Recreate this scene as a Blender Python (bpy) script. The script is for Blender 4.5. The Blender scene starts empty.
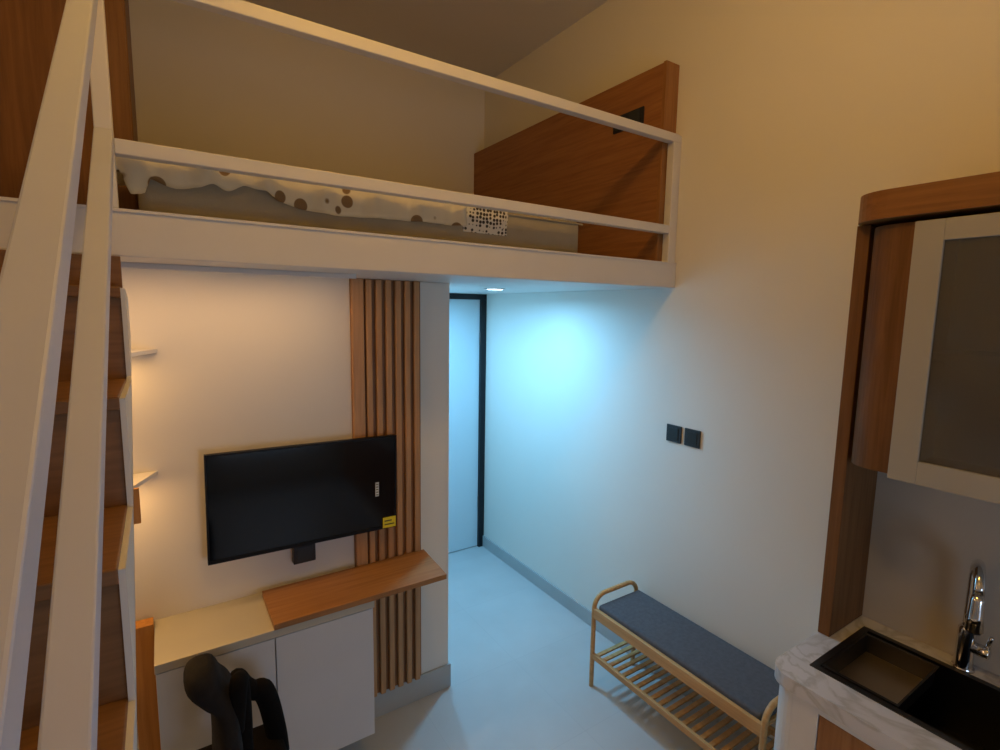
import bpy, bmesh, math, random
from mathutils import Vector, Matrix
random.seed(4)
S = bpy.context.scene
COL = S.collection
PI = math.pi

# ------------------------------------------------------------------ materials
def new_mat(name):
    m = bpy.data.materials.new(name); m.use_nodes = True
    nt = m.node_tree; b = nt.nodes['Principled BSDF']
    return m, nt, b

def paint(name, col, rough=.6, var=.04, scale=3.0, bump=.02, bscale=160, spec=.3):
    m, nt, b = new_mat(name)
    tc = nt.nodes.new('ShaderNodeTexCoord')
    n = nt.nodes.new('ShaderNodeTexNoise'); n.inputs['Scale'].default_value = scale; n.inputs['Detail'].default_value = 4
    nt.links.new(tc.outputs['Object'], n.inputs['Vector'])
    r = nt.nodes.new('ShaderNodeValToRGB')
    a = [max(0, c*(1-var)) for c in col]; z = [min(1, c*(1+var)) for c in col]
    r.color_ramp.elements[0].position = .3; r.color_ramp.elements[1].position = .7
    r.color_ramp.elements[0].color = (*a, 1); r.color_ramp.elements[1].color = (*z, 1)
    nt.links.new(n.outputs['Fac'], r.inputs['Fac']); nt.links.new(r.outputs['Color'], b.inputs['Base Color'])
    b.inputs['Roughness'].default_value = rough; b.inputs['Specular IOR Level'].default_value = spec
    if bump:
        n2 = nt.nodes.new('ShaderNodeTexNoise'); n2.inputs['Scale'].default_value = bscale
        nt.links.new(tc.outputs['Object'], n2.inputs['Vector'])
        bp = nt.nodes.new('ShaderNodeBump'); bp.inputs['Strength'].default_value = bump; bp.inputs['Distance'].default_value = .01
        nt.links.new(n2.outputs['Fac'], bp.inputs['Height']); nt.links.new(bp.outputs['Normal'], b.inputs['Normal'])
    return m

def wood(name, dark, light, axis='z', rough=.45, s=1.0):
    m, nt, b = new_mat(name)
    tc = nt.nodes.new('ShaderNodeTexCoord'); mp = nt.nodes.new('ShaderNodeMapping')
    sc = [26*s, 26*s, 26*s]; sc['xyz'.index(axis)] = 1.3*s
    mp.inputs['Scale'].default_value = sc
    nt.links.new(tc.outputs['Object'], mp.inputs['Vector'])
    n = nt.nodes.new('ShaderNodeTexNoise'); n.inputs['Scale'].default_value = 2.2; n.inputs['Detail'].default_value = 7; n.inputs['Roughness'].default_value = .6
    n.inputs['Distortion'].default_value = .4
    nt.links.new(mp.outputs['Vector'], n.inputs['Vector'])
    r = nt.nodes.new('ShaderNodeValToRGB')
    r.color_ramp.elements[0].position = .32; r.color_ramp.elements[1].position = .7
    r.color_ramp.elements[0].color = (*dark, 1); r.color_ramp.elements[1].color = (*light, 1)
    nt.links.new(n.outputs['Fac'], r.inputs['Fac']); nt.links.new(r.outputs['Color'], b.inputs['Base Color'])
    b.inputs['Roughness'].default_value = rough; b.inputs['Specular IOR Level'].default_value = .35
    return m

def emit(name, col, st):
    m, nt, b = new_mat(name)
    b.inputs['Base Color'].default_value = (*col, 1)
    b.inputs['Emission Color'].default_value = (*col, 1); b.inputs['Emission Strength'].default_value = st
    return m

def metal(name, col, rough):
    m = paint(name, col, rough, .02, 20, 0); m.node_tree.nodes['Principled BSDF'].inputs['Metallic'].default_value = 1
    return m

M = {}
M['wall'] = paint('wall_paint', (.74, .70, .635), .7, .015, 1.5, .03)
M['ceil'] = paint('ceiling_paint', (.72, .665, .56), .8, .015, 1.5, .02)
M['railwhite'] = paint('handrail_powder_coat', (.52, .54, .68), .45, .02, 6, .01)
M['midwood'] = wood('brown_kitchen_laminate', (.13, .058, .020), (.20, .092, .034), 'z', .65)
M['midwood'].node_tree.nodes['Principled BSDF'].inputs['Specular IOR Level'].default_value = .15
M['white'] = paint('white_powder_coat', (.66, .63, .60), .45, .02, 6, .01)
M['doorcream'] = paint('cream_cabinet_door', (.36, .33, .27), .4, .02, 6, 0)
M['topcream'] = paint('cream_cabinet_top', (.45, .42, .35), .45, .02, 5, 0)
M['splash'] = paint('beige_backsplash', (.44, .40, .34), .35, .03, 3, 0)
M['base'] = paint('baseboard_grey', (.40, .42, .42), .4, .04, 5, .0)
M['cabwhite'] = paint('cabinet_white', (.56, .58, .62), .35, .02, 4, 0)
M['woodz'] = wood('oak_laminate_upright', (.25, .105, .030), (.37, .17, .058), 'z')
M['woodx'] = wood('oak_laminate_lengthwise', (.26, .11, .030), (.38, .18, .060), 'x')
M['woody'] = wood('oak_laminate_depthwise', (.20, .078, .018), (.29, .120, .032), 'y')
M['darkwood'] = wood('brown_wardrobe_laminate', (.15, .06, .018), (.23, .10, .032), 'z')
M['headwood'] = wood('brown_headboard_laminate', (.24, .095, .03), (.36, .155, .05), 'y')
M['stairwood'] = wood('brown_stair_laminate', (.17, .078, .028), (.25, .12, .045), 'x')
M['slatwood'] = wood('fluted_panel_wood', (.40, .20, .085), (.56, .30, .13), 'z')
M['slatback'] = wood('fluted_panel_backing', (.24, .11, .04), (.32, .15, .06), 'z')
M['endwood'] = wood('orange_end_panel_wood', (.40, .17, .035), (.55, .25, .06), 'z')
M['bamboo'] = wood('bamboo', (.46, .25, .09), (.62, .37, .15), 'y', .4, .8)
M['black'] = paint('black_plastic', (.014, .014, .015), .35, .1, 10, .0, spec=.5)
M['blackframe'] = paint('black_door_frame', (.010, .012, .015), .4, .1, 10, .0)
M['chair'] = paint('chair_black_fabric', (.006, .005, .005), .85, .25, 30, .2, 500, spec=.08)
M['chairgrey'] = paint('chair_dark_grey_mesh', (.014, .013, .014), .75, .2, 40, .2, 500, spec=.12)
M['cushion'] = paint('slate_fabric', (.10, .10, .112), .9, .12, 60, .25, 700)
M['mattress'] = paint('mattress_fabric', (.36, .31, .215), .85, .05, 12, .1, 300)
M['switch'] = paint('switch_black', (.03, .035, .04), .35, .05, 10, 0)
M['chrome'] = metal('chrome', (.75, .75, .75), .12)
M['steel'] = metal('brushed_steel', (.50, .43, .33), .32)
M['sinkdark'] = metal('dark_sink_steel', (.10, .095, .09), .35)
M['tvblack'] = paint('television_black', (.004, .004, .005), .45, .1, 10, 0, spec=.2)
M['sticker'] = paint('white_sticker', (.6, .6, .6), .5, .1, 300, 0)
M['yellow'] = paint('yellow_sticker', (.75, .60, .02), .5, .05, 10, 0)
M['inkdark'] = paint('sticker_ink', (.12, .10, .02), .5, .05, 10, 0)
M['shelfin'] = paint('cabinet_inside', (.50, .46, .40), .5, .03, 5, 0)

def floor_mat():
    m, nt, b = new_mat('glazed_floor_tile')
    tc = nt.nodes.new('ShaderNodeTexCoord')
    mp = nt.nodes.new('ShaderNodeMapping'); mp.inputs['Location'].default_value = (.19, .15, 0)
    nt.links.new(tc.outputs['Object'], mp.inputs['Vector'])
    br = nt.nodes.new('ShaderNodeTexBrick'); br.offset = 0; br.inputs['Scale'].default_value = 1
    br.inputs['Brick Width'].default_value = .6; br.inputs['Row Height'].default_value = .6
    br.inputs['Mortar Size'].default_value = .0015; br.inputs['Mortar Smooth'].default_value = .2
    br.inputs['Color1'].default_value = (.52, .52, .51, 1); br.inputs['Color2'].default_value = (.54, .54, .53, 1)
    br.inputs['Mortar'].default_value = (.48, .48, .48, 1)
    nt.links.new(mp.outputs['Vector'], br.inputs['Vector'])
    n = nt.nodes.new('ShaderNodeTexNoise'); n.inputs['Scale'].default_value = 4; n.inputs['Detail'].default_value = 6
    nt.links.new(tc.outputs['Object'], n.inputs['Vector'])
    mx = nt.nodes.new('ShaderNodeMixRGB'); mx.blend_type = 'MULTIPLY'; mx.inputs[0].default_value = .18
    nt.links.new(br.outputs['Color'], mx.inputs[1]); nt.links.new(n.outputs['Fac'], mx.inputs[2])
    nt.links.new(mx.outputs[0], b.inputs['Base Color'])
    b.inputs['Roughness'].default_value = .42; b.inputs['Specular IOR Level'].default_value = .35
    return m
M['floor'] = floor_mat()

def marble_mat():
    m, nt, b = new_mat('white_marble_worktop')
    tc = nt.nodes.new('ShaderNodeTexCoord')
    n = nt.nodes.new('ShaderNodeTexNoise'); n.inputs['Scale'].default_value = 4.5; n.inputs['Detail'].default_value = 9; n.inputs['Distortion'].default_value = 1.6
    nt.links.new(tc.outputs['Object'], n.inputs['Vector'])
    r = nt.nodes.new('ShaderNodeValToRGB')
    r.color_ramp.elements[0].position = .44; r.color_ramp.elements[0].color = (.60, .59, .61, 1)
    r.color_ramp.elements[1].position = .56; r.color_ramp.elements[1].color = (.58, .57, .59, 1)
    e = r.color_ramp.elements.new(.5); e.color = (.44, .43, .42, 1)
    nt.links.new(n.outputs['Fac'], r.inputs['Fac']); nt.links.new(r.outputs['Color'], b.inputs['Base Color'])
    b.inputs['Roughness'].default_value = .3
    return m
M['marble'] = marble_mat()

def spots_mat(name, base, spot, scale, thr, soft=.03, rnd=.7):
    m, nt, b = new_mat(name)
    tc = nt.nodes.new('ShaderNodeTexCoord')
    v = nt.nodes.new('ShaderNodeTexVoronoi'); v.inputs['Scale'].default_value = scale; v.inputs['Randomness'].default_value = rnd
    nt.links.new(tc.outputs['Object'], v.inputs['Vector'])
    r = nt.nodes.new('ShaderNodeValToRGB')
    r.color_ramp.elements[0].position = thr; r.color_ramp.elements[0].color = (*spot, 1)
    r.color_ramp.elements[1].position = thr+soft; r.color_ramp.elements[1].color = (*base, 1)
    nt.links.new(v.outputs['Distance'], r.inputs['Fac']); nt.links.new(r.outputs['Color'], b.inputs['Base Color'])
    b.inputs['Roughness'].default_value = .85
    return m
M['blanket'] = spots_mat('leaf_print_blanket', (.66, .59, .42), (.22, .13, .05), 12.5, .27)
M['pillow'] = spots_mat('dotted_pillow_cloth', (.70, .64, .52), (.05, .035, .02), 62, .38, .08, .35)

def glass_mat():
    m, nt, b = new_mat('smoked_cabinet_glass')
    nt.nodes.remove(b)
    out = nt.nodes['Material Output']
    t = nt.nodes.new('ShaderNodeBsdfTransparent'); t.inputs[0].default_value = (.8, .76, .7, 1)
    g = nt.nodes.new('ShaderNodeBsdfGlossy'); g.inputs['Roughness'].default_value = .12; g.inputs[0].default_value = (.8, .8, .8, 1)
    fr = nt.nodes.new('ShaderNodeFresnel'); fr.inputs[0].default_value = 1.5
    df = nt.nodes.new('ShaderNodeBsdfDiffuse'); df.inputs[0].default_value = (.20, .18, .15, 1)
    m0 = nt.nodes.new('ShaderNodeMixShader'); m0.inputs[0].default_value = .35
    nt.links.new(t.outputs[0], m0.inputs[1]); nt.links.new(df.outputs[0], m0.inputs[2]); t = m0
    mx = nt.nodes.new('ShaderNodeMixShader')
    nt.links.new(fr.outputs[0], mx.inputs[0]); nt.links.new(t.outputs[0], mx.inputs[1]); nt.links.new(g.outputs[0], mx.inputs[2])
    nt.links.new(mx.outputs[0], out.inputs[0])
    return m
M['glass'] = glass_mat()
def screen_mat():
    m, nt, b = new_mat('television_screen')
    b.inputs['Base Color'].default_value = (.002, .0025, .004, 1); b.inputs['Roughness'].default_value = .10
    b.inputs['Specular IOR Level'].default_value = .45
    return m
M['screen'] = screen_mat()

# ------------------------------------------------------------------ mesh helpers
def mesh_obj(name, bm, mat, parent=None, smooth=False, label=None):
    bmesh.ops.recalc_face_normals(bm, faces=bm.faces)
    me = bpy.data.meshes.new(name); bm.to_mesh(me); bm.free()
    me.materials.append(M[mat] if isinstance(mat, str) else mat)
    for p in me.polygons: p.use_smooth = smooth
    o = bpy.data.objects.new(name, me); COL.objects.link(o)
    if smooth:
        md = o.modifiers.new('weighted', 'WEIGHTED_NORMAL')
    if parent:
        o.parent = parent
    if label: o['label'] = label
    return o

def add_box(bm, x0, x1, y0, y1, z0, z1, bevel=0, seg=2):
    t = bmesh.new()
    bmesh.ops.create_cube(t, size=1)
    for v in t.verts:
        v.co = Vector(((x0+x1)/2+v.co.x*(x1-x0), (y0+y1)/2+v.co.y*(y1-y0), (z0+z1)/2+v.co.z*(z1-z0)))
    if bevel:
        bmesh.ops.bevel(t, geom=t.edges[:]+t.verts[:], offset=bevel, segments=seg, profile=.5, affect='EDGES')
    me = bpy.data.meshes.new('t'); t.to_mesh(me); t.free(); bm.from_mesh(me); bpy.data.meshes.remove(me)
    return bm

def box(name, mat, x0, x1, y0, y1, z0, z1, parent=None, bevel=.002, label=None):
    bm = bmesh.new(); add_box(bm, x0, x1, y0, y1, z0, z1, bevel)
    # world coordinates kept in the mesh relative to parent origin
    if parent:
        off = parent.location
        for v in bm.verts: v.co -= off
    return mesh_obj(name, bm, mat, parent, label=label)

def add_prism(bm, pts, axis, a, b):
    """extrude 2D polygon pts between a and b along axis (x: pts=(y,z); y: pts=(x,z); z: pts=(x,y))"""
    def mk(p, t):
        return {'x': (t, p[0], p[1]), 'y': (p[0], t, p[1]), 'z': (p[0], p[1], t)}[axis]
    A = [bm.verts.new(mk(p, a)) for p in pts]; B = [bm.verts.new(mk(p, b)) for p in pts]
    bm.faces.new(A); bm.faces.new(B)
    n = len(pts)
    for i in range(n): bm.faces.new((A[i], A[(i+1) % n], B[(i+1) % n], B[i]))
    return bm

def shift(bm, parent):
    if parent:
        for v in bm.verts: v.co -= parent.location

def prism(name, mat, pts, axis, a, b, parent=None, label=None, bevel=0):
    bm = bmesh.new(); add_prism(bm, pts, axis, a, b); shift(bm, parent)
    o = mesh_obj(name, bm, mat, parent, label=label)
    if bevel:
        md = o.modifiers.new('bevel', 'BEVEL'); md.width = bevel; md.segments = 2; md.limit_method = 'ANGLE'
    return o

def add_tube(bm, pts, r, n=12, closed=False, flat=1.0):
    """sweep a circle (radius r or list) along points"""
    pts = [Vector(p) for p in pts]; rings = []
    N = len(pts); ref = None
    for i, p in enumerate(pts):
        if closed: d = pts[(i+1) % N]-pts[i-1]
        else: d = (pts[min(i+1, N-1)]-pts[max(i-1, 0)])
        d.normalize()
        if ref is None:
            ref = Vector((0, 0, 1)) if abs(d.z) < .9 else Vector((0, 1, 0))
        u = d.cross(ref).normalized(); w = d.cross(u).normalized(); ref = -w if False else (u.cross(d)).normalized()
        rr = r[i] if isinstance(r, (list, tuple)) else r
        rings.append([bm.verts.new(p+u*math.cos(2*PI*k/n)*rr+w*math.sin(2*PI*k/n)*rr*flat) for k in range(n)])
    for i in range(N if closed else N-1):
        a, b = rings[i], rings[(i+1) % N]
        for k in range(n): bm.faces.new((a[k], a[(k+1) % n], b[(k+1) % n], b[k]))
    if not closed:
        bm.faces.new(rings[0]); bm.faces.new(rings[-1])
    return bm

def tube(name, mat, pts, r, parent=None, n=12, label=None, flat=1.0):
    bm = bmesh.new(); add_tube(bm, pts, r, n, flat=flat); shift(bm, parent)
    return mesh_obj(name, bm, mat, parent, smooth=True, label=label)

def spline(pts, sub=8):
    """catmull-rom through pts"""
    P = [Vector(p) for p in pts]; out = []
    for i in range(len(P)-1):
        p0 = P[max(i-1, 0)]; p1 = P[i]; p2 = P[i+1]; p3 = P[min(i+2, len(P)-1)]
        for k in range(sub):
            t = k/sub
            out.append(.5*((2*p1)+(-p0+p2)*t+(2*p0-5*p1+4*p2-p3)*t*t+(-p0+3*p1-3*p2+p3)*t**3))
    out.append(P[-1]); return out

def lathe(name, mat, prof, c, parent=None, n=24, label=None):
    bm = bmesh.new(); rings = []
    for r, z in prof:
        rings.append([bm.verts.new((c[0]+r*math.cos(2*PI*k/n), c[1]+r*math.sin(2*PI*k/n), c[2]+z)) for k in range(n)])
    for i in range(len(rings)-1):
        for k in range(n): bm.faces.new((rings[i][k], rings[i][(k+1) % n], rings[i+1][(k+1) % n], rings[i+1][k]))
    bm.faces.new(rings[0]); bm.faces.new(rings[-1]); shift(bm, parent)
    return mesh_obj(name, bm, mat, parent, smooth=True, label=label)

def thing(name, label, cat, loc=(0, 0, 0), group=None):
    o = bpy.data.objects.new(name, None); COL.objects.link(o); o.location = loc; o.empty_display_size = .05
    o['label'] = label; o['category'] = cat
    if group: o['group'] = group
    return o
def tag(o, label, cat, group=None):
    o['label'] = label; o['category'] = cat
    if group: o['group'] = group
    return o
def struct(o, label=None):
    o['kind'] = 'structure'
    if label: o['label'] = label
    return o

# ------------------------------------------------------------------ measured planes
W = 2.222      # right wall
F = 1.76       # loft front edge
T = 2.27       # television wall
E_ = 3.66      # end wall
L = -.98       # left wall
B = -1.75      # wall behind
H = 3.75       # ceiling
ZB, ZT = 2.13, 2.25   # loft slab

# ------------------------------------------------------------------ room shell
struct(box('floor', 'floor', L-.1, W+.1, B-.1, E_+.1, -.1, 0, bevel=0))
struct(box('ceiling', 'ceil', L-.1, W+.1, B-.1, E_+.1, H, H+.1, bevel=0))
struct(box('wall_right', 'wall', W, W+.1, B-.1, E_+.1, 0, H, bevel=0))
struct(box('wall_left', 'wall', L-.1, L, B-.1, E_+.1, 0, H, bevel=0))
struct(box('wall_end', 'wall', L, W, E_, E_+.1, 0, H, bevel=0))
struct(box('wall_television', 'wall', L, 1.19, T, E_, 0, ZB-.0015, bevel=0))
# wall behind the camera with an opening for the added fill window
bm = bmesh.new()
wx0, wx1, wz0, wz1 = .45, 1.45, .5, 1.6
add_box(bm, L, wx0, B-.1, B, 0, H); add_box(bm, wx1, W, B-.1, B, 0, H)
add_box(bm, wx0, wx1, B-.1, B, 0, wz0); add_box(bm, wx0, wx1, B-.1, B, wz1, H)
struct(mesh_obj('wall_behind', bm, 'wall'))
M['fillglow'] = emit('fill_window_glow', (.55, .70, 1.0), 1.1)  # cool glow for the added window, not a seen sky
win = struct(thing('fill_window_1', 'added unseen window in the wall behind, for cool fill light', 'window', ((wx0+wx1)/2, B, wz0)))
del win['category']
box('glass_pane', 'fillglow', wx0, wx1, B-.06, B-.05, wz0, wz1, win, 0)  # glowing pane of the added window
bm = bmesh.new()
for a in ((wx0, wx0+.05, wz0, wz1), (wx1-.05, wx1, wz0, wz1), (wx0+.05, wx1-.05, wz0, wz0+.05), (wx0+.05, wx1-.05, wz1-.05, wz1), (.93, .97, wz0+.05, wz1-.05)):
    add_box(bm, a[0], a[1], B-.05, B-.01, a[2], a[3])
shift(bm, win); mesh_obj('fill_window_frame', bm, 'blackframe', win)

# baseboards
struct(box('baseboard_right', 'base', W-.012, W, .85, E_-.012, 0, .095, bevel=.002))
bm = bmesh.new()
add_box(bm, L, 1.202, T-.012, T, 0, .13, .002); add_box(bm, 1.19, 1.202, T, E_-.05, 0, .13, .002)
struct(mesh_obj('baseboard_television', bm, 'base'))

# door at the end of the passage
dr = struct(thing('door_1', 'white door in a black frame at the end of the passage', 'door', (1.7, E_, 0))); del dr['category']
M['doorwhite'] = paint('door_white', (.58, .68, .71), .4, .01, 3, 0)
box('door_leaf', 'doorwhite', 1.235, 2.172, E_-.045, E_-.004, .006, 2.085, dr, .002)
bm = bmesh.new()
add_box(bm, 2.172, W-.001, E_-.07, E_-.001, 0, 2.085, .001); add_box(bm, 1.192, 1.235, E_-.07, E_-.001, 0, 2.085, .001)
add_box(bm, 1.192, W-.001, E_-.07, E_-.001, 2.085, 2.128, .001)
shift(bm, dr); mesh_obj('door_frame', bm, 'blackframe', dr)
for z in (.35, 1.72):
    tube('hinge', 'sinkdark', [(2.170, E_-.058, z), (2.170, E_-.058, z+.10)], .007, dr, 10)
tube('door_handle', 'sinkdark', spline([(1.29, E_-.045, 1.0), (1.29, E_-.09, 1.0), (1.31, E_-.10, 1.0), (1.40, E_-.10, 1.0)], 4), .009, dr, 10)

# ------------------------------------------------------------------ loft platform + railing
lp = thing('loft_platform', 'white loft sleeping platform spanning the room above the television and passage', 'loft platform', (.6, F, ZB))
box('platform_slab', 'white', L+.001, W-.001, F, E_-.001, ZB, ZT, lp, .003)
prism('front_trim', 'white', [(F-.004, ZT-.002), (F+.035, ZT-.002), (F+.035, ZT+.006), (F-.004, ZT+.006)], 'x', L+.001, W-.001, lp)

rl = thing('loft_railing', 'white square-tube railing with two rails along the loft edge', 'railing', (-.095, F+.02, ZT+.006))
g = .02; yc = F+.02
def bar(name, x0, x1, y0, y1, z0, z1, par): return box(name, 'white', x0, x1, y0, y1, z0, z1, par, .003)
bar('post', -.115, -.075, yc-g, yc+g, ZT+.006, 2.835, rl)
bar('post', 2.155, 2.198, yc-g, yc+g, ZT+.006, 2.835, rl)
bar('top_rail', -.115, 2.198, yc-g, yc+g, 2.835, 2.875, rl)
bar('middle_rail', -.075, 2.155, yc-g, yc+g, 2.397, 2.437, rl)
bar('wall_flange', 2.198, W-.001, yc-.012, yc+.012, ZT+.006, 2.875, rl)

# ------------------------------------------------------------------ staircase
sx0, sx1 = -.80, -.078
st = thing('wooden_staircase', 'steep brown wooden staircase climbing to the loft at the left', 'staircase', (-.45, -.9, 0))
zs = [2.045-.235*k for k in range(9)]; ys = [1.63-.315*k for k in range(9)]
for k in range(9):
    z, y = zs[k], ys[k]
    if z < .1: break
    yb = (ys[k-1] if k else F)
    box('tread', 'stairwood', sx0, sx1, y, yb+.030, z-.028, z, st, .003)
    zn = zs[k+1] if k+1 < 9 else 0
    if zn < .1: zn = 0
    box('riser', 'stairwood', sx0, sx1, y+.012, y+.030, zn, z-.028, st, .001)
box('riser', 'stairwood', sx0, sx1, F-.02, F-.002, zs[0], ZB-.002, st, .001)
# sawtooth stringers, painted
def stringer(x0, x1):
    top = [(F-.003, zs[0]-.03)]
    for k in range(8):
        top.append((ys[k]+.004, zs[k]-.004)); top.append((ys[k]+.004, zs[k+1]-.004))
    top.append((ys[8]+.004, zs[8]-.004)); top.append((ys[8]+.004, 0)); top.append((ys[8]+.25, 0))
    sl = .235/.315
    bot = [(F-.003, zs[0]-.13)]
    return prism('stringer', 'white', top+bot, 'x', x0, x1, st)
stringer(sx1, sx1+.010); stringer(sx0-.02, sx0)

hr = thing('stair_handrail', 'white square-tube stair handrail with two sloping rails beside the wooden stairs', 'handrail', (-.095, -.5, 0))
def sloped(name, z_at_F, m, y0, half):
    # rectangular tube in plane x=-.115..-.075 ending at the loft post
    y1 = F-.001
    pts = [(y0, z_at_F+m*(y0-F)-half), (y1, z_at_F-half), (y1, z_at_F+half), (y0, z_at_F+m*(y0-F)+half)]
    return prism(name, 'railwhite', pts, 'x', -.115, -.075, hr, bevel=.003)
sloped('top_rail', 2.862, .762, -.75, .027)
sloped('middle_rail', 2.43, .735, -.75, .027)
zt = 2.862+.762*(-.75-F)
bar('post', -.115, -.075, -.79, -.75, 0, zt+.03, hr)

# ------------------------------------------------------------------ wardrobe in the loft, headboard, bed
wd = thing('loft_wardrobe', 'tall dark brown wardrobe standing at the left end of the loft', 'wardrobe', (-.5, 3.1, ZT))
box('carcass', 'darkwood', L+.002, -.045, 2.62, E_-.002, ZT+.001, H-.01, wd, .002)
for a, b in ((L+.004, -.52), (-.514, -.05)):
    box('door', 'darkwood', a, b, 2.60, 2.619, ZT+.02, H-.03, wd, .002)

hb = thing('bed_headboard', 'brown wood headboard panel standing along the right wall of the loft', 'headboard', (2.17, 2.7, ZT))
box('panel', 'headwood', 2.128, 2.20, 1.825, E_-.003, ZT+.007, 3.215, hb, .002)
box('end_board', 'woodz', 2.124, W-.002, 1.805, 1.824, ZT+.007, 3.218, hb, .002)
sk = thing('power_socket', 'black double socket set into the wood headboard in the loft', 'socket', (2.128, 2.1, 3.0))
box('plate', 'black', 2.118, 2.127, 1.935, 2.145, 2.962, 3.045, sk, .002)
for y in (1.99, 2.09): box('socket_face', 'switch', 2.113, 2.1175, y-.033, y+.033, 2.972, 3.035, sk, .002)

mt = thing('mattress', 'plain beige mattress lying on the loft floor', 'mattress', (.8, 2.5, ZT))
bm = bmesh.new(); add_box(bm, -.03, 1.672, 1.875, 3.3, ZT+.001, 2.425, .03, 4); shift(bm, mt)
mesh_obj('mattress_body', bm, 'mattress', mt, smooth=True)
for z in (ZT+.02, 2.405):
    pts = [(-.035, 1.872, z), (1.677, 1.872, z)]
    tube('piping', 'mattress', pts, .004, mt, 8)

# blanket: folded sheet with a wavy hem hanging over the mattress front
hem = [(-.115, 2.345), (-.07, 2.375), (-.045, 2.31), (-.02, 2.315), (.0, 2.362), (.06, 2.343), (.12, 2.352), (.16, 2.368), (.20, 2.355), (.25, 2.378), (.30, 2.368), (.35, 2.340), (.42, 2.325), (.52, 2.316), (.65, 2.322), (.80, 2.328), (.95, 2.330), (1.02, 2.332)]
def hemz(x):
    for (a, za), (b, zb) in zip(hem, hem[1:]):
        if a <= x <= b:
            t = (x-a)/(b-a); t = t*t*(3-2*t); return za+(zb-za)*t
    return hem[-1][1]
bm = bmesh.new(); rows = []
NX = 150
for i in range(NX+1):
    x = -.10+i/NX*1.14
    fold = .010*math.sin(x*34)+.006*math.sin(x*71+1)
    hz = hemz(x)
    bulk = .022*math.exp(-((x-.1)/.22)**2)
    col = []
    for j in range(9):
        t = j/8; z = hz+(2.452-hz)*t
        col.append((x, 1.852+fold*(1-t*.6)-bulk*.6*math.sin(PI*t), z))
    for j in range(1, 14):
        t = j/13; y = 1.862+.7*t
        col.append((x, y, 2.460+.012*math.sin(x*20+y*13)*t+bulk*.3))
    rows.append([bm.verts.new((max(p[0], -.03) if False else p[0], p[1], p[2])) for p in col])
for a, b in zip(rows, rows[1:]):
    for k in range(len(a)-1): bm.faces.new((a[k], a[k+1], b[k+1], b[k]))
bl = mesh_obj('blanket', bm, 'blanket', None, smooth=True)
sd = bl.modifiers.new('thick', 'SOLIDIFY'); sd.thickness = .008; sd.offset = 0
tag(bl, 'cream blanket with brown leaf spots spread over the loft mattress, hem wavy', 'blanket')

# small dotted pillow
bm = bmesh.new(); bmesh.ops.create_cube(bm, size=1)
bmesh.ops.subdivide_edges(bm, edges=bm.edges[:], cuts=11, use_grid_fill=True)
for v in bm.verts:
    x, y, z = v.co*2
    th = max((1-abs(x)**3)*(1-abs(y)**3), 0)**.5
    X = 1.15+x*.105+.004*math.sin(y*9); s_ = y*.17; zz = z*(.004+.014*th)
    # the front third of the pillow hangs over the mattress edge
    if s_ < -.02:
        t = min((-.02-s_)/.05, 1)*PI/2; R2 = .03
        a = min(-.02-s_, .05); rest = max(-.02-s_-.05, 0)
        Y = 1.905-R2*math.sin(t)-zz*math.sin(t); Z = 2.445-R2*(1-math.cos(t))+zz*math.cos(t)-rest*1.0
    else:
        Y = 1.905+s_+.02; Z = 2.445+zz
    v.co = Vector((X, Y, Z))
pl = mesh_obj('pillow', bm, 'pillow', None, smooth=True)
tag(pl, 'small white pillow with black dots at the end of the blanket', 'pillow')

# ------------------------------------------------------------------ slatted wood panel
sp = thing('slatted_wall_panel', 'tall fluted wood panel on the wall behind the television', 'wall panel', (.86, T, .15))
box('backing_board', 'slatback', .70, 1.03, T-.012, T-.0005, .131, ZB-.001, sp, .001)
bm = bmesh.new()
add_box(bm, .70, .752, T-.034, T-.0122, .131, ZB-.001, .003)
x = .762
while x < 1.02:
    add_box(bm, x, x+.027, T-.034, T-.0122, .131, ZB-.001, .004); x += .0455
shift(bm, sp); mesh_obj('slats', bm, 'slatwood', sp)

# ------------------------------------------------------------------ television
tv = thing('television', 'black flat television mounted on the wall over the wooden board', 'television', (.493, 2.2, 1.218))
cx, cz = .493, 1.218
tw, th_ = .383, .217
def tvbox(name, mat, x0, x1, y0, y1, z0, z1, bev=.002, par=tv, label=None):
    bm = bmesh.new(); add_box(bm, x0, x1, y0-2.2, y1-2.2, z0, z1, bev)
    return mesh_obj(name, bm, mat, par, label=label)
tvbox('back_shell', 'black', -tw+.03, tw-.03, 2.205, 2.232, -th_+.03, th_-.03, .008)
bm = bmesh.new()
for a in ((-tw, -tw+.008, -th_, th_), (tw-.008, tw, -th_, th_), (-tw+.008, tw-.008, th_-.008, th_), (-tw+.008, tw-.008, -th_, -th_+.014)):
    add_box(bm, a[0], a[1], -.013, .012, a[2], a[3], .001)
mesh_obj('bezel', bm, 'tvblack', tv)
tvbox('screen', 'screen', -tw+.008, tw-.008, 2.191, 2.204, -th_+.014, th_-.008, 0)
tvbox('wall_mount', 'black', -.10, .10, 2.232, T-2.2+2.2-.0005, -.08, .08, .002)
sk1 = tvbox('paper_sticker', 'sticker', .284, .300, 2.1895, 2.1909, -.057, .008, 0, label='small white sticker on the screen')
bm = bmesh.new()
for k in range(5): add_box(bm, .2865, .2975, -.0112, -.0107, -.052+k*.012, -.047+k*.012)
mesh_obj('sticker_print', bm, 'inkdark', sk1)
yl = tvbox('energy_sticker', 'yellow', .318, .380, 2.1855, 2.1868, -.213, -.163, 0, label='yellow sticker on the lower right corner')
bm = bmesh.new()
for k in range(2): add_box(bm, .326, .372-.012*k, -.0152, -.0146, -.200+k*.017, -.194+k*.017)
mesh_obj('sticker_print', bm, 'inkdark', yl)
tv.rotation_euler = (0, math.radians(.9), 0)

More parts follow.
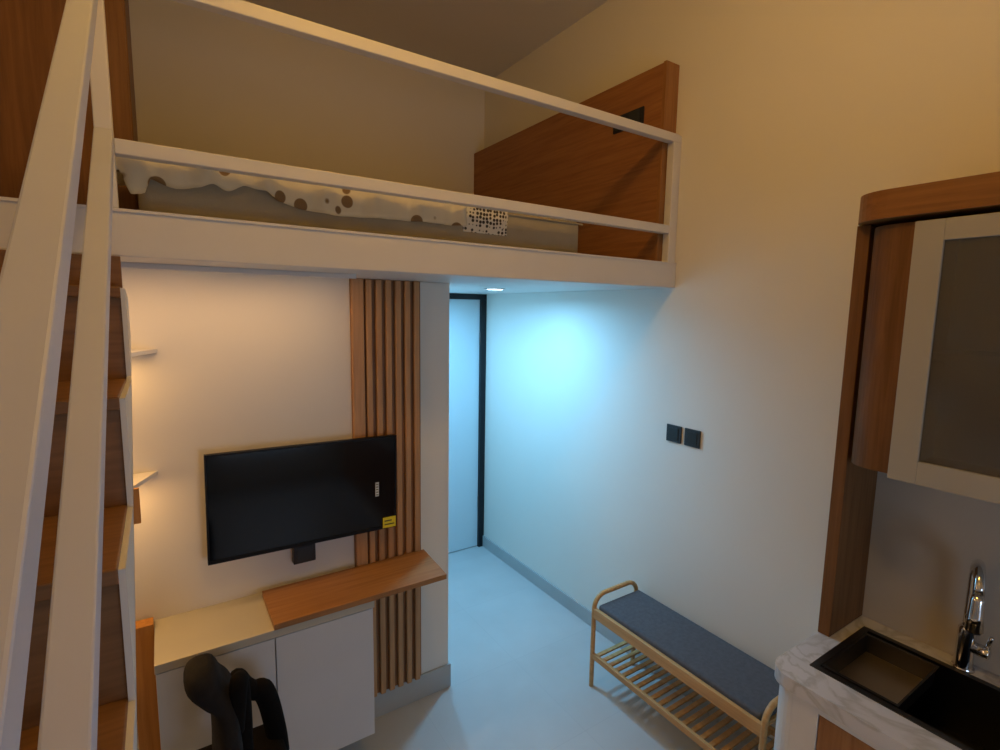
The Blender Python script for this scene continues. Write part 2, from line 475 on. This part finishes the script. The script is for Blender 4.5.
so = thing('power_socket', 'black socket box on the wall just under the television', 'socket', (.47, T, .94))
box('plate', 'black', .427, .519, T-.035, T-.0005, .902, .99, so, .003)
box('socket_face', 'switch', .440, .506, T-.038, T-.0353, .914, .978, so, .002)

# ------------------------------------------------------------------ television cabinet
cb = thing('television_cabinet', 'white wall-hung cabinet with two flat doors below the television', 'cabinet', (.3, 2.0, .19))
box('carcass', 'cabwhite', -.075, .68, 1.985, T-.0125, .19, .765, cb, .002)
box('cabinet_top', 'topcream', -.077, .685, 1.962, T-.0005, .768, .80, cb, .002)
box('door', 'cabwhite', -.074, .298, 1.965, 1.984, .192, .765, cb, .0015)
box('door', 'cabwhite', .302, .679, 1.965, 1.984, .192, .765, cb, .0015)
wb = prism('shelf_board', 'woodx', [(.298, 1.958), (1.018, 1.958), (1.034, T-.036), (1.034, T-.0355), (.298, T-.0355)], 'z', .8005, .8235, bevel=.001)
tag(wb, 'wooden board shelf lying on the white cabinet and reaching past its right end', 'shelf')
ep = box('end_panel', 'endwood', -.150, -.079, 2.20, T-.013, 0, .822, bevel=.002)
tag(ep, 'orange wood end panel by the wall, left of the white television cabinet', 'panel')

# wall shelves behind the stairs with warm LED strips beneath
M['led'] = emit('warm_led', (1, .55, .22), 3.0)
M['leddim'] = emit('added_strip_diffuser', (1, .70, .42), .08)  # faint glow for the added strip under the loft
def wallshelf(z, t, x1, label, group):
    s = thing('wall_shelf', label, 'shelf', (-.4, T, z), group)
    prism('shelf_board', 'white', [(-.95, 2.09), (x1-.078, 2.09), (x1, T-.0005), (-.95, T-.0005)], 'z', z-t, z, s)
    box('led_strip', 'led', -.90, x1-.09, 2.150, 2.162, z-t-.006, z-t-.0005, s, 0)
    return s
G_ = 'warm-lit wall shelves behind the stairs'
wallshelf(1.842, .014, -.012, 'upper white wall shelf behind the stairs, left of the television', G_)
ws = wallshelf(1.385, .014, -.035, 'lower white wall shelf with an orange wood front behind the stairs, left of the television', G_)
bm = bmesh.new(); add_box(bm, -.150, -.088, 2.075, 2.0895, 1.262, 1.385, .002); shift(bm, ws); mesh_obj('front_edge_board', bm, 'endwood', ws)
box('led_strip', 'leddim', -.90, .62, 2.00, 2.012, ZB-.006, ZB-.0005, lp, bevel=0, label='slim warm LED strip added under the platform to light the television wall')  # added strip, spreads warm light over the television wall
box('led_shield_lip', 'white', -.93, .64, 1.984, 1.996, ZB-.017, ZB-.0005, lp, bevel=.001)  # added lip that keeps the glowing strip out of view

# ------------------------------------------------------------------ office chair
CH = (.13, 1.63)
ch = thing('office_chair', 'black office chair with curved backrest and looped armrests in front of the white cabinet', 'chair', (CH[0], CH[1], 0))
def chair():
    bm = bmesh.new(); add_box(bm, -.02, .285, 1.42, 1.86, .46, .535, .03, 4); shift(bm, ch)
    mesh_obj('seat', bm, 'chair', ch, smooth=True)
    # backrest: stacked elliptical sections (z, x centre, thickness, half width)
    sec = [(.992, .050, .012, .02), (.984, .048, .030, .05), (.965, .046, .042, .075), (.935, .052, .047, .09), (.90, .076, .045, .10), (.865, .096, .034, .11), (.80, .098, .034, .145), (.72, .100, .036, .155), (.62, .096, .036, .15), (.53, .090, .030, .12), (.47, .088, .020, .08)]
    P = spline([(a[1], a[2], a[0]) for a in sec], 4); Q = spline([(a[3], 0, 0) for a in sec], 4)
    bm = bmesh.new(); R = []
    for p, q in zip(P, Q):
        ring = []
        for k in range(28):
            t = 2*PI*k/28; c, s_ = math.cos(t), math.sin(t)
            c = math.copysign(abs(c)**.7, c); s_ = math.copysign(abs(s_)**.7, s_)
            ring.append(bm.verts.new((p.x+p.y*c+.35*(q.x*s_)**2, 1.60+q.x*s_, p.z)))
        R.append(ring)
    for a, b in zip(R, R[1:]):
        for k in range(28): bm.faces.new((a[k], a[(k+1) % 28], b[(k+1) % 28], b[k]))
    bm.faces.new(R[0]); bm.faces.new(R[-1]); shift(bm, ch)
    mesh_obj('backrest', bm, 'chairgrey', ch, smooth=True)
    FAR = [(0.142, 1.78, 0.78), (0.154, 1.78, 0.79), (0.174, 1.78, 0.749), (0.2, 1.78, 0.72), (0.224, 1.78, 0.713), (0.242, 1.78, 0.665), (0.255, 1.78, 0.595), (0.265, 1.78, 0.522), (0.27, 1.78, 0.454)]
    NEAR = [(0.118, 1.52, 0.8), (0.13, 1.53, 0.9), (0.138, 1.55, 0.935), (0.143, 1.56, 0.87), (0.143, 1.55, 0.78), (0.138, 1.53, 0.6), (0.13, 1.52, 0.47)]
    tube('armrest', 'chair', spline(FAR, 6), [.021+.013*min(1, k/24) for k in range(6*(len(FAR)-1)+1)], ch, 14)
    tube('armrest', 'chair', spline(NEAR, 6), .024, ch, 14)
    lathe('gas_column', 'black', [(.028, .12), (.028, .28), (.018, .28), (.018, .46)], (CH[0], CH[1], 0), ch)
    for k in range(5):
        a = 2*PI*k/5+.3
        d = Vector((math.cos(a), math.sin(a), 0)); c = Vector((CH[0], CH[1], 0))
        tube('base_leg', 'black', [c+Vector((0, 0, .115)), c+d*.14+Vector((0, 0, .105)), c+d*.27+Vector((0, 0, .075))], [.026, .021, .014], ch, 10)
        cc = c+d*.27; pr = d.cross(Vector((0, 0, 1)))
        tube('caster', 'black', [cc-pr*.02+Vector((0, 0, .0275)), cc+pr*.02+Vector((0, 0, .0275))], .0265, ch, 16)
chair()

# ------------------------------------------------------------------ downlight over the passage
M['cool'] = emit('cool_led', (.72, .93, 1.0), 14)
def downlight(x, y, label):
    d = thing('ceiling_downlight', label, 'downlight', (x, y, ZB))
    lathe('trim_ring', 'white', [(.062, 0), (.062, -.005), (.048, -.006), (.048, 0)], (x, y, ZB-.0003), d)
    lathe('diffuser', 'cool', [(.046, -.001), (.046, -.0055), (.001, -.0055)], (x, y, ZB-.0005), d)
downlight(1.67, 2.61, 'small round bright downlight under the loft over the passage')
downlight(1.43, 3.22, 'added unseen round downlight nearest the door, brightening the passage')  # added out of sight behind the column to even the passage light

# ------------------------------------------------------------------ switches on the right wall
def switch(yc_, zc, label):
    s = thing('light_switch', label, 'switch', (W, yc_, zc), 'black light switches on the right wall')
    box('plate', 'switch', W-.009, W-.0005, yc_-.046, yc_+.046, zc-.045, zc+.045, s, .003)
    box('rocker', 'black', W-.012, W-.0092, yc_-.030, yc_+.030, zc-.030, zc+.030, s, .001)
switch(1.710, 1.378, 'black square light switch on the right wall, farther one of the pair')
switch(1.598, 1.378, 'black square light switch on the right wall, nearer the kitchen')

# ------------------------------------------------------------------ bench
bn = thing('shoe_bench', 'bamboo shoe bench with a slate grey cushion and slatted shelf along the right wall', 'bench', (2.0, 1.4, 0))
BX0, BX1, BY0, BY1 = 1.845, 2.165, .935, 1.862
for y in (BY1, BY0):
    r = .07; ht = .515
    pts = [(BX0, y, 0), (BX0, y, .25), (BX0, y, ht-r)]
    for k in range(1, 6):
        a = PI/2*k/5; pts.append((BX0+r-r*math.cos(a), y, ht-r+r*math.sin(a)))
    for k in range(0, 6):
        a = PI/2*k/5; pts.append((BX1-r+r*math.sin(a), y, ht-r+r*math.cos(a)))
    pts += [(BX1, y, .25), (BX1, y, 0)]
    tube('side_frame', 'bamboo', pts, .0125, bn, 12)
box('front_rail', 'bamboo', BX0-.010, BX0+.010, BY0+.0, BY1-.0, .395, .45, bn, .003)
box('rear_rail', 'bamboo', BX1-.010, BX1+.010, BY0+.0, BY1-.0, .395, .45, bn, .003)
box('seat_board', 'bamboo', BX0+.012, BX1-.012, BY0+.014, BY1-.014, .405, .420, bn, .002)
bm = bmesh.new(); add_box(bm, BX0+.008, BX1-.004, BY0+.020, BY1-.020, .4205, .472, .014, 4); shift(bm, bn)
mesh_obj('seat_cushion', bm, 'cushion', bn, smooth=True)
for x in (BX0, BX1): box('shelf_rail', 'bamboo', x-.009, x+.009, BY0, BY1, .165, .195, bn, .002)
y = BY0+.03
while y < BY1-.03:
    box('shelf_slat', 'bamboo', BX0+.009, BX1-.009, y, y+.022, .175, .185, bn, .002); y += .0455

# ------------------------------------------------------------------ kitchen
CT = .85; CX = 1.625; CY = .832; KY = -1.3
def arc(cx_, cy_, r, a0, a1, n=8): return [(cx_+r*math.cos(a0+(a1-a0)*k/n), cy_+r*math.sin(a0+(a1-a0)*k/n)) for k in range(n+1)]
# worktop with sink cut-out: built as a ring
wt = thing('kitchen_worktop', 'white marble worktop with a rounded front corner around the sink', 'worktop', (1.9, .3, CT-.04))
SX0, SX1, SY0, SY1 = 1.748, 2.135, -.02, .748
bm = bmesh.new()
def slabpoly(pts): add_prism(bm, pts, 'z', CT-.045, CT)
slabpoly([(W-.001, SY1), (W-.001, CY)] + arc(CX+.07, CY-.07, .07, PI/2, PI) + [(CX, SY1)])
slabpoly([(CX, SY1), (CX, SY0), (SX0, SY0), (SX0, SY1)])
slabpoly([(SX1, SY1), (SX1, SY0), (W-.001, SY0), (W-.001, SY1)])
slabpoly([(CX, SY0), (CX, KY), (W-.001, KY), (W-.001, SY0)])
bmesh.ops.remove_doubles(bm, verts=bm.verts, dist=1e-5)
shift(bm, wt); mesh_obj('worktop_slab', bm, 'marble', wt)

bc = thing('kitchen_base_cabinet', 'white base cabinet with orange wood doors under the worktop', 'cabinet', (1.9, .3, 0))
bm = bmesh.new()
pts = [(W-.002, CY-.012)] + arc(CX+.085, CY-.082, .07, PI/2, PI) + [(CX+.015, KY+.01), (W-.002, KY+.01)]
# side, back, bottom shell (open inside so that the bowl hangs free)
add_prism(bm, [(CX+.085, CY-.012), (W-.002, CY-.012), (W-.002, CY-.032), (CX+.085, CY-.032)], 'z', .0, CT-.0455)
add_box(bm, CX+.015, CX+.035, .672, CY-.0825, 0, CT-.0455)
a1 = arc(CX+.085, CY-.082, .07, PI/2, PI); a2 = arc(CX+.085, CY-.082, .05, PI, PI/2)
add_prism(bm, a1+a2, 'z', 0, CT-.0455)
add_box(bm, CX+.015, CX+.035, KY+.01, .672, CT-.072, CT-.0455)
add_box(bm, CX+.015, CX+.035, KY+.01, .672, 0, .10)
add_box(bm, CX+.035, W-.002, KY+.01, CY-.032, .06, .10)
add_box(bm, CX+.035, W-.002, KY+.01, KY+.03, .10, CT-.0455)
shift(bm, bc); mesh_obj('carcass', bm, 'white', bc)
dy = (.672-(KY+.01))/4
for k in range(4):
    y1 = .670-k*dy
    d = box('door', 'woodz', CX+.018, CX+.036, y1-dy+.004, y1, .102, CT-.075, bc, .002)

sn = thing('kitchen_sink', 'long dark steel sink bowl let into the marble worktop', 'sink', (1.94, .36, CT))
bm = bmesh.new()
rim = .016
for a in ((SX0-.006, SX0+rim, SY0-.006, SY1+.006), (SX1-rim, SX1+.006, SY0-.006, SY1+.006), (SX0+rim, SX1-rim, SY1-rim, SY1+.006), (SX0+rim, SX1-rim, SY0-.006, SY0+rim)):
    add_box(bm, a[0], a[1], a[2], a[3], CT+.0003, CT+.0035)
shift(bm, sn); mesh_obj('sink_rim', bm, 'sinkdark', sn)
bm = bmesh.new(); D = .21; i0, i1, j0, j1 = SX0+.004, SX1-.004, SY0+.004, SY1-.004
for a in ((i0, i0+.003, j0, j1), (i1-.003, i1, j0, j1), (i0, i1, j1-.003, j1), (i0, i1, j0, j0+.003)):
    add_box(bm, a[0], a[1], a[2], a[3], CT-D, CT+.0002)
add_box(bm, i0, i1, j0, j1, CT-D-.003, CT-D)
shift(bm, sn); mesh_obj('bowl', bm, 'sinkdark', sn)
lathe('drain', 'chrome', [(.045, 0), (.045, .003), (.03, .004), (.028, .0015), (.001, .0015)], (1.94, .30, CT-D), sn)
# colander tray sitting on the bowl ledge
ty0, ty1 = .515, .728
tr = thing('sink_tray', 'shallow steel tray hanging in the left end of the sink', 'tray', (1.94, .62, CT-.1))
bm = bmesh.new(); tx0, tx1 = SX0+.019, SX1-.04; tb = CT-.055
add_box(bm, tx0+.014, tx1-.014, ty0+.009, ty1-.009, tb-.002, tb)
shift(bm, tr); mesh_obj('tray_floor', bm, 'steel', tr)
bm = bmesh.new()
o_ = [(tx0, ty0), (tx1, ty0), (tx1, ty1), (tx0, ty1)]
n_ = [(tx0+.010, ty0+.006), (tx1-.010, ty0+.006), (tx1-.010, ty1-.006), (tx0+.010, ty1-.006)]
q_ = [(tx0+.014, ty0+.009), (tx1-.014, ty0+.009), (tx1-.014, ty1-.009), (tx0+.014, ty1-.009)]
z1, z2, z3 = CT+.006, CT+.006, tb
VO = [bm.verts.new((*p, z1)) for p in o_]; VN = [bm.verts.new((*p, z2)) for p in n_]; VQ = [bm.verts.new((*p, z3)) for p in q_]
for A_, B_ in ((VO, VN), (VN, VQ)):
    for k in range(4): bm.faces.new((A_[k], A_[(k+1) % 4], B_[(k+1) % 4], B_[k]))
shift(bm, tr); o = mesh_obj('tray_wall', bm, 'sinkdark', tr)
s = o.modifiers.new('t', 'SOLIDIFY'); s.thickness = .002; s.offset = 0

# faucet
fc = thing('kitchen_faucet', 'chrome gooseneck pull-down faucet behind the sink', 'faucet', (2.165, .47, CT))
fx, fy = 2.165, .475
lathe('base_body', 'chrome', [(.030, 0), (.030, .008), (.025, .012), (.024, .14), (.018, .15), (.001, .15)], (fx, fy, CT+.0005), fc)
d = Vector((-.95, -.30, 0)).normalized()
R_ = .072; top = 1.165
pts = [Vector((fx, fy, CT+.14)), Vector((fx, fy, 1.05)), Vector((fx, fy, top))]
for k in range(1, 13):
    a = PI*k/12*.97; pts.append(Vector((fx, fy, top))+d*(R_-R_*math.cos(a))+Vector((0, 0, R_*math.sin(a))))
tube('neck', 'chrome', pts, .0145, fc, 14)
e = pts[-1]
tube('spray_head', 'chrome', [e+Vector((0, 0, .004)), e-Vector((0, 0, .02)), e-Vector((0, 0, .07)), e-Vector((0, 0, .115))], [.014, .018, .020, .023], fc, 16)
tube('spray_ring', 'black', [e-Vector((0, 0, .115)), e-Vector((0, 0, .121))], [.021, .019], fc, 16)
tube('handle_hub', 'chrome', [Vector((fx, fy-.018, CT+.085)), Vector((fx-.004, fy-.058, CT+.085)), Vector((fx-.004, fy-.062, CT+.085))], [.019, .020, .014], fc, 16)
tube('lever', 'chrome', [Vector((fx-.004, fy-.052, CT+.10)), Vector((fx-.012, fy-.058, CT+.125)), Vector((fx-.022, fy-.064, CT+.150))], [.008, .007, .006], fc, 10)

# surround: side board + rounded fascia
su = thing('kitchen_surround', 'brown wood surround board and rounded fascia framing the wall cabinet', 'surround', (2.1, .8, CT))
box('side_board', 'midwood', 1.958, W-.001, .792, .832, CT+.001, 2.298, su, .002)
prism('fascia', 'woody', [(W-.001, .836)] + arc(1.885+.11, .836-.11, .11, PI/2, PI) + [(1.885, KY), (W-.001, KY)], 'z', 2.302, 2.388, su)

wc = thing('wall_cabinet', 'wall cabinet with rounded wooden end and white-framed glass door above the sink', 'cabinet', (2.05, .3, 1.5))
cx1 = 1.915
pts = arc(cx1+.085, .790-.085, .085, PI/2, PI, 10)
prism('rounded_end', 'midwood', [(W-.007, .790)]+pts+[(cx1, .652), (W-.007, .652)], 'z', 1.505, 2.285, wc)
bm = bmesh.new()
add_box(bm, cx1, W-.001, KY, .651, 1.505, 1.525); add_box(bm, cx1, W-.001, KY, .651, 2.265, 2.285)
add_box(bm, W-.012, W-.001, KY, .651, 1.525, 2.265)
for y in (.651, -.05, -.66): add_box(bm, cx1, W-.012, y-.018, y, 1.525, 2.265)
shift(bm, wc); mesh_obj('carcass', bm, 'shelfin', wc)
box('inner_shelf', 'shelfin', cx1+.004, W-.013, -.049, .632, 1.875, 1.897, wc, .001, label='pale shelf behind the glass')
for k, (ya, yb) in enumerate(((-.055, .650), (-.66, -.060))):
    df = bmesh.new(); x0, x1 = 1.893, 1.913
    s_ = .073
    add_box(df, x0, x1, yb-s_, yb, 1.497, 2.283, .002); add_box(df, x0, x1, ya, ya+s_, 1.497, 2.283, .002)
    add_box(df, x0, x1, ya+s_, yb-s_, 1.497, 1.568, .002); add_box(df, x0, x1, ya+s_, yb-s_, 2.222, 2.283, .002)
    shift(df, wc); dd = mesh_obj('door', df, 'doorcream', wc)
    gm = bmesh.new(); add_box(gm, 1.902, 1.906, ya+s_-.004, yb-s_+.004, 1.564, 2.226); shift(gm, wc); mesh_obj('glass_pane', gm, 'glass', dd)
bs = box('backsplash', 'splash', W-.006, W-.0003, KY, .791, CT+.001, 1.503, bevel=0)
bs['kind'] = 'structure'; bs.name = 'trim_1'

# unseen ceiling lamp, added to give the high room its warm light
M['warm'] = emit('added_lamp_glow', (1, .55, .10), 48)  # emission of the added lamp, lights the upper room
cl = thing('added_ceiling_lamp', 'unseen round warm globe lamp added under the ceiling of the high part of the room', 'added ceiling lamp', (.6, .75, H))
lathe('ceiling_rose', 'white', [(.06, 0), (.06, -.02), (.012, -.03), (.012, -.17), (.001, -.17)], (.6, .75, H-.0005), cl)
lathe('added_lamp_globe', 'warm', [(.001+.12*math.sin(PI*k/12), -.29+.12*math.cos(PI*k/12)) for k in range(13)], (.6, .75, H), cl)

# ------------------------------------------------------------------ lights
def light(name, kind, loc, energy, col, **k):
    d = bpy.data.lights.new(name, kind); d.energy = energy; d.color = col
    o = bpy.data.objects.new(name, d); COL.objects.link(o); o.location = loc
    for a, b in k.items():
        if a == 'rot': o.rotation_euler = b
        else: setattr(d, a, b)
    return o
for x, y, p in ((1.67, 2.61, 15.5), (1.43, 3.22, 11)):  # the second belongs to the added, hidden downlight
    light('passage_downlight', 'AREA', (x, y, ZB-.012), p, (.21, .60, 1.0), shape='DISK', size=.10, spread=math.radians(172))
light('window_fill', 'AREA', ((wx0+wx1)/2, B+.02, (wz0+wz1)/2), 11, (.55, .74, 1.0), shape='RECTANGLE', size=wx1-wx0, size_y=wz1-wz0, rot=(PI/2, 0, 0))  # cool fill from the added window behind the camera
for z, e_ in ((1.820, 2.6), (1.363, 2.6)):
    light('shelf_led', 'AREA', (-.47, 2.156, z), e_, (1.0, .56, .19), shape='RECTANGLE', size=.76, size_y=.012)
light('loft_fill_strip', 'AREA', (-.14, 2.006, ZB-.010), 3.7, (1.0, .60, .27), shape='RECTANGLE', size=1.5, size_y=.012)  # light of the added strip under the loft

w = bpy.data.worlds.new('w'); S.world = w; w.use_nodes = True
w.node_tree.nodes['Background'].inputs[0].default_value = (.02, .022, .03, 1)

# ------------------------------------------------------------------ camera
f_px, pitch, roll, yaw = 517.707, .123449672, .0161711847, .581588794
fwd0 = Vector((math.sin(yaw), math.cos(yaw), 0)); right = Vector((math.cos(yaw), -math.sin(yaw), 0)); up = Vector((0, 0, 1))
fwd = math.cos(pitch)*fwd0-math.sin(pitch)*up; u2 = math.sin(pitch)*fwd0+math.cos(pitch)*up
r3 = math.cos(roll)*right+math.sin(roll)*u2; u3 = -math.sin(roll)*right+math.cos(roll)*u2
cam = bpy.data.cameras.new('camera'); co = bpy.data.objects.new('camera', cam); COL.objects.link(co)
mm = Matrix((r3, u3, -fwd)).transposed().to_4x4(); mm.translation = Vector((0, 0, 2.0))
co.matrix_world = mm
cam.sensor_width = 36; cam.lens = f_px/1000*36; cam.clip_start = .02
S.camera = co
S.view_settings.view_transform = 'Standard'; S.view_settings.look = 'None'; S.view_settings.gamma = 1
S.view_settings.use_curve_mapping = False; S.view_settings.exposure = 0
